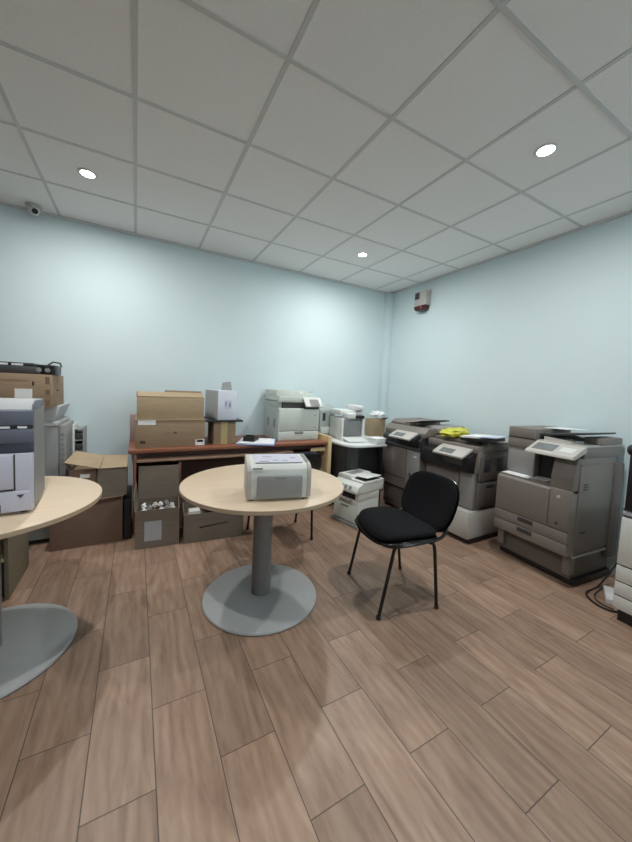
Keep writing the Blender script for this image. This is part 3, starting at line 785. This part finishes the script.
obj('sheet', MB().quad_plate((.05, -.12, .050), (.19, -.12, .060), (.19, .10, .060), (.04, .10, .052), .008), 'paper_blue', t)

# big copier in front
t = thing('floor_copier', 'large beige grey floor copier with a dark underside and papers in its output tray', 'copier', (2.784, 1.371, 0), R(-94.7), 'floor copiers along the right wall')
obj('dark_base', B(-.295, .287, .015, .49, .012, .055, bev=.003), 'black', t)  # black block for the casters and the shade around them
for xx in (-.25, .25): caster(t, xx, .06); caster(t, xx, .44)
obj('pedestal', B(-.288, .268, -.004, .48, .055, .232, bev=.006), 'beige_d', t)
obj('pedestal_ledge', MB().prism([(.25, .222), (.288, .222), (.288, .236), (.25, .236)], -.02, .47, axis='y'), 'beige_l', t)
for xx in (-.268, .248):
    obj('stabiliser', B(xx-.030, xx+.030, -.035, .035, .085, .235, bev=.02, seg=4), 'beige', t)
obj('body', B(-.292, .281, -.092, .44, .240, .700, bev=.010), 'beige', t)
d = obj('drawer', B(-.288, .277, -.100, -.07, .244, .328, bev=.004), 'beige', t)
obj('drawer_handle', B(-.085, .035, -.103, -.096, .288, .322, bev=.003), 'charcoal', d, 'dark handle')
d = obj('drawer', B(-.288, .277, -.100, -.07, .332, .412, bev=.004), 'beige', t)
obj('drawer_handle', B(-.085, .035, -.103, -.096, .370, .406, bev=.003), 'charcoal', d, 'dark handle')
obj('drawer_seam', B(-.29, .279, -.095, -.06, .327, .333), 'seam', t)
obj('drawer_seam', B(-.29, .279, -.095, -.06, .411, .417), 'seam', t)
obj('front_door', MB().prism([(-.100, .418), (-.07, .418), (-.02, .716), (-.06, .716), (-.100, .690)], -.288, .135, bev=.004), 'beige', t)
d = obj('toner_door', B(.139, .277, -.101, -.06, .418, .712, bev=.006), 'beige', t)
obj('door_button', MB().tube([(.20, -.100, .655), (.20, -.106, .655)], .012, 16), 'beige_l', d)
obj('door_lock', MB().tube([(.20, -.100, .46), (.20, -.105, .46)], .010, 16), 'charcoal', d)
obj('output_tray', MB().prism([(-.075, .700), (.36, .70), (.36, .76), (.02, .722), (-.075, .713)], -.285, .13, bev=.002), 'beige_d', t)
tag_sheet = MB().quad_plate((-.275, -.068, .7165), (-.05, -.068, .7165), (-.065, .008, .7225), (-.265, .008, .7225), .003)
obj('tray_paper', tag_sheet, 'paper', t)
obj('tray_paper', MB().quad_plate((-.06, -.05, .7168), (.06, -.03, .7190), (.08, .06, .730), (-.05, .06, .730), .003), 'silver', t)
obj('output_recess', B(-.05, .125, .06, .38, .72, .942), 'black', t)
obj('left_column', B(-.290, -.06, .012, .44, .70, .945, bev=.006), 'silver', t)
obj('right_column', MB().prism([(-.092, .712), (-.092, .80), (-.06, .942), (.44, .942), (.44, .712)], .13, .281, bev=.006), 'beige', t)
obj('rear_body', B(-.285, .312, .40, .505, .16, .90, bev=.02), 'beige_d', t)
obj('scanner', B(-.292, .287, .0, .485, .940, 1.022, bev=.010), 'beige', t)
obj('scanner_rim', B(-.05, .284, .005, .48, 1.020, 1.030), 'beige_l', t)
d = obj('control_panel', MB().prism([(-.150, .942), (-.140, .962), (-.005, 1.024), (.02, 1.024), (.02, .985), (-.12, .935)], -.045, .290, bev=.005), 'beige_l', t, 'pale tilted control panel')
obj('screen', MB().prism([(-.115, .9735), (-.03, 1.0125), (-.03, 1.0155), (-.115, .9765)], -.015, .135), 'lcd', d)
obj('key_pad', MB().prism([(-.105, .978), (-.045, 1.0055), (-.045, 1.0085), (-.105, .981)], .17, .26), 'offwhite', d)
obj('feeder_body', B(-.292, -.06, .0, .47, 1.024, 1.110, bev=.010), 'beige', t)
obj('feeder_seam', B(-.293, -.06, -.001, .01, 1.018, 1.024), 'seam', t)
obj('feeder_tray', MB().prism([(-.06, 1.055), (.24, 1.105), (.26, 1.112), (.26, 1.122), (-.06, 1.075)], .05, .44, axis='y', bev=.003), 'charcoal', t, 'dark paper tray')
obj('feeder_paper', MB().quad_plate((-.12, .20, 1.111), (.05, .20, 1.117), (.10, .42, 1.117), (-.12, .42, 1.111), .004), 'paper', t)
obj('feeder_deck', MB().prism([(-.02, 1.030), (.17, 1.030), (.17, 1.044), (-.02, 1.060)], .04, .45, axis='y'), 'beige_l', t)
obj('hinge_block', B(.17, .287, .20, .49, 1.024, 1.082, bev=.012), 'beige', t)
s = obj('side_panel', B(.279, .289, -.03, .46, .26, .90, bev=.004), 'beige', t)
for i in range(3): obj('side_vent', B(.2885, .2915, .02, .075, .715+.018*i, .726+.018*i), 'charcoal', s)
obj('side_grip', B(.2885, .2915, .03, .09, .398, .410), 'charcoal', s)
obj('side_hinge', B(.286, .296, .40, .445, .36, .86, bev=.004), 'silver', t)

# copier cut by the right edge
t = thing('drawer_copier', 'pale drawer copier cut off by the right edge of the view', 'copier', (2.60, .515, 0), R(-92), 'floor copiers along the right wall')
x0, x1 = -.295, .29
obj('dark_base', B(x0+.02, x1-.02, .03, .50, .0, .075), 'black', t)
obj('body', B(x0, x1, .006, .52, .075, .665, bev=.012), 'offwhite', t)
for z, z2 in ((.083, .163), (.169, .252), (.258, .354)):
    d = obj('drawer', B(x0+.002, x1-.002, -.006, .02, z, z2, bev=.004), 'offwhite', t)
    obj('drawer_handle', B(-.06, .06, -.009, -.004, z2-.03, z2-.008, bev=.003), 'charcoal', d, 'dark handle')
    obj('drawer_seam', B(x0+.004, x1-.004, .0, .008, z2, z2+.006), 'seam', t)
obj('front_cover', B(x0+.002, x1-.002, -.008, .02, .360, .655, bev=.008), 'offwhite', t)
obj('top_cover', B(x0+.002, x1-.002, -.004, .52, .665, .700, bev=.014), 'lilac', t)
obj('top_seam', B(x0+.004, x1-.004, .002, .51, .658, .667), 'seam', t)
t = thing('black_stand', 'black upright post with round knob on the drawer copier at the right edge', 'stand', (2.612, .790, .700))
obj('post', MB().box(-.012, .02, -.03, .008, .01, .34, bev=.004), 'black', t)
obj('foot_plate', B(-.015, .10, -.07, .012, 0, .012, bev=.003), 'black', t)
obj('knob', MB().lathe([(0, .335), (.018, .340), (.028, .36), (.026, .385), (.015, .40), (0, .403)], 0, 0, 24), 'black', t)

# power strip and cables on the floor
o = obj('power_strip', MB().box(-.10, .10, -.03, .03, 0, .042, bev=.006).box(-.085, .085, -.024, .024, .042, .046, bev=.002), 'paper')
o.location = (2.87, .905, 0); o.rotation_euler = (0, 0, R(25))
tag(o, 'white power strip on the floor between the large copier and the right edge', 'power strip')
def smooth_path(p, n=8):
    P = [Vector(q) for q in p]; out = []
    for i in range(len(P)-1):
        a, b, c, d = P[max(i-1, 0)], P[i], P[i+1], P[min(i+2, len(P)-1)]
        for k in range(n):
            u = k/n
            out.append(.5*((2*b)+(c-a)*u+(2*a-5*b+4*c-d)*u*u+(3*b-a-3*c+d)*u**3))
    return out+[P[-1]]
tag(obj('power_cable', MB().tube(smooth_path([(2.765, .80, .012), (2.70, .83, .008), (2.69, .92, .008), (2.78, 1.005, .008), (2.96, 1.005, .010), (3.10, .98, .12), (3.20, .93, .28)]), .006, 8), 'black_soft'),
    'black power cable looping on the floor beside the white power strip', 'cable')
tag(obj('thin_cable', MB().tube(smooth_path([(3.0, .985, .006), (2.88, .980, .006), (2.80, .965, .006), (2.745, .93, .006), (2.728, .875, .006), (2.735, .835, .006)]), .0045, 8), 'charcoal'),
    'thinner dark cable curled between the power strip and the large copier', 'cable')

# ------------------------------------------------------------------ wall and ceiling devices
t = thing('alarm_siren', 'grey alarm siren box with a dark red lens high on the right wall', 'alarm', (XR, 3.185, 2.42), R(-90))
obj('housing', B(-.10, .10, -.085, .0, .06, .25, bev=.012), 'beige_l', t)
obj('lens', MB().prism([(-.098, .065), (.098, .065), (.085, .02), (.05, .0), (-.05, .0), (-.085, .02)], -.088, 0, axis='y', bev=.006), 'red_lens', t)
obj('badge', B(-.085, -.01, -.089, -.083, .15, .235, bev=.003), 'charcoal', t, 'dark badge')
obj('lamp_spot', MB().tube([(.03, -.089, .04), (.03, -.094, .04)], .012, 14), 'red', t)
obj('back_plate', B(-.11, .11, -.008, 0, .05, .26, bev=.003), 'grey_l', t)
t = thing('dome_camera', 'small white dome camera on the ceiling above the left end of the back wall', 'camera', (-.775, 3.755, ZC-.003))
obj('base_ring', MB().lathe([(0, 0), (.055, 0), (.056, -.012), (.050, -.022), (0, -.022)], n=32), 'grey_l', t)
obj('ball', MB().lathe([(0, -.015)]+[(.042*math.sin(R(a)), -.038+.042*math.cos(R(a))) for a in range(30, 180, 10)]+[(0, -.080)], n=28), 'camera_white', t)
lens = MB().lathe([(0, .0), (.020, .0), (.022, .006), (.020, .014), (0, .016)], n=24)
o = obj('lens', lens, 'black', t)
dirv = Vector((.35, -.80, -.48)).normalized()
o.rotation_euler = dirv.to_track_quat('Z', 'Y').to_euler()
o.location = Vector((0, 0, -.038))+dirv*.034
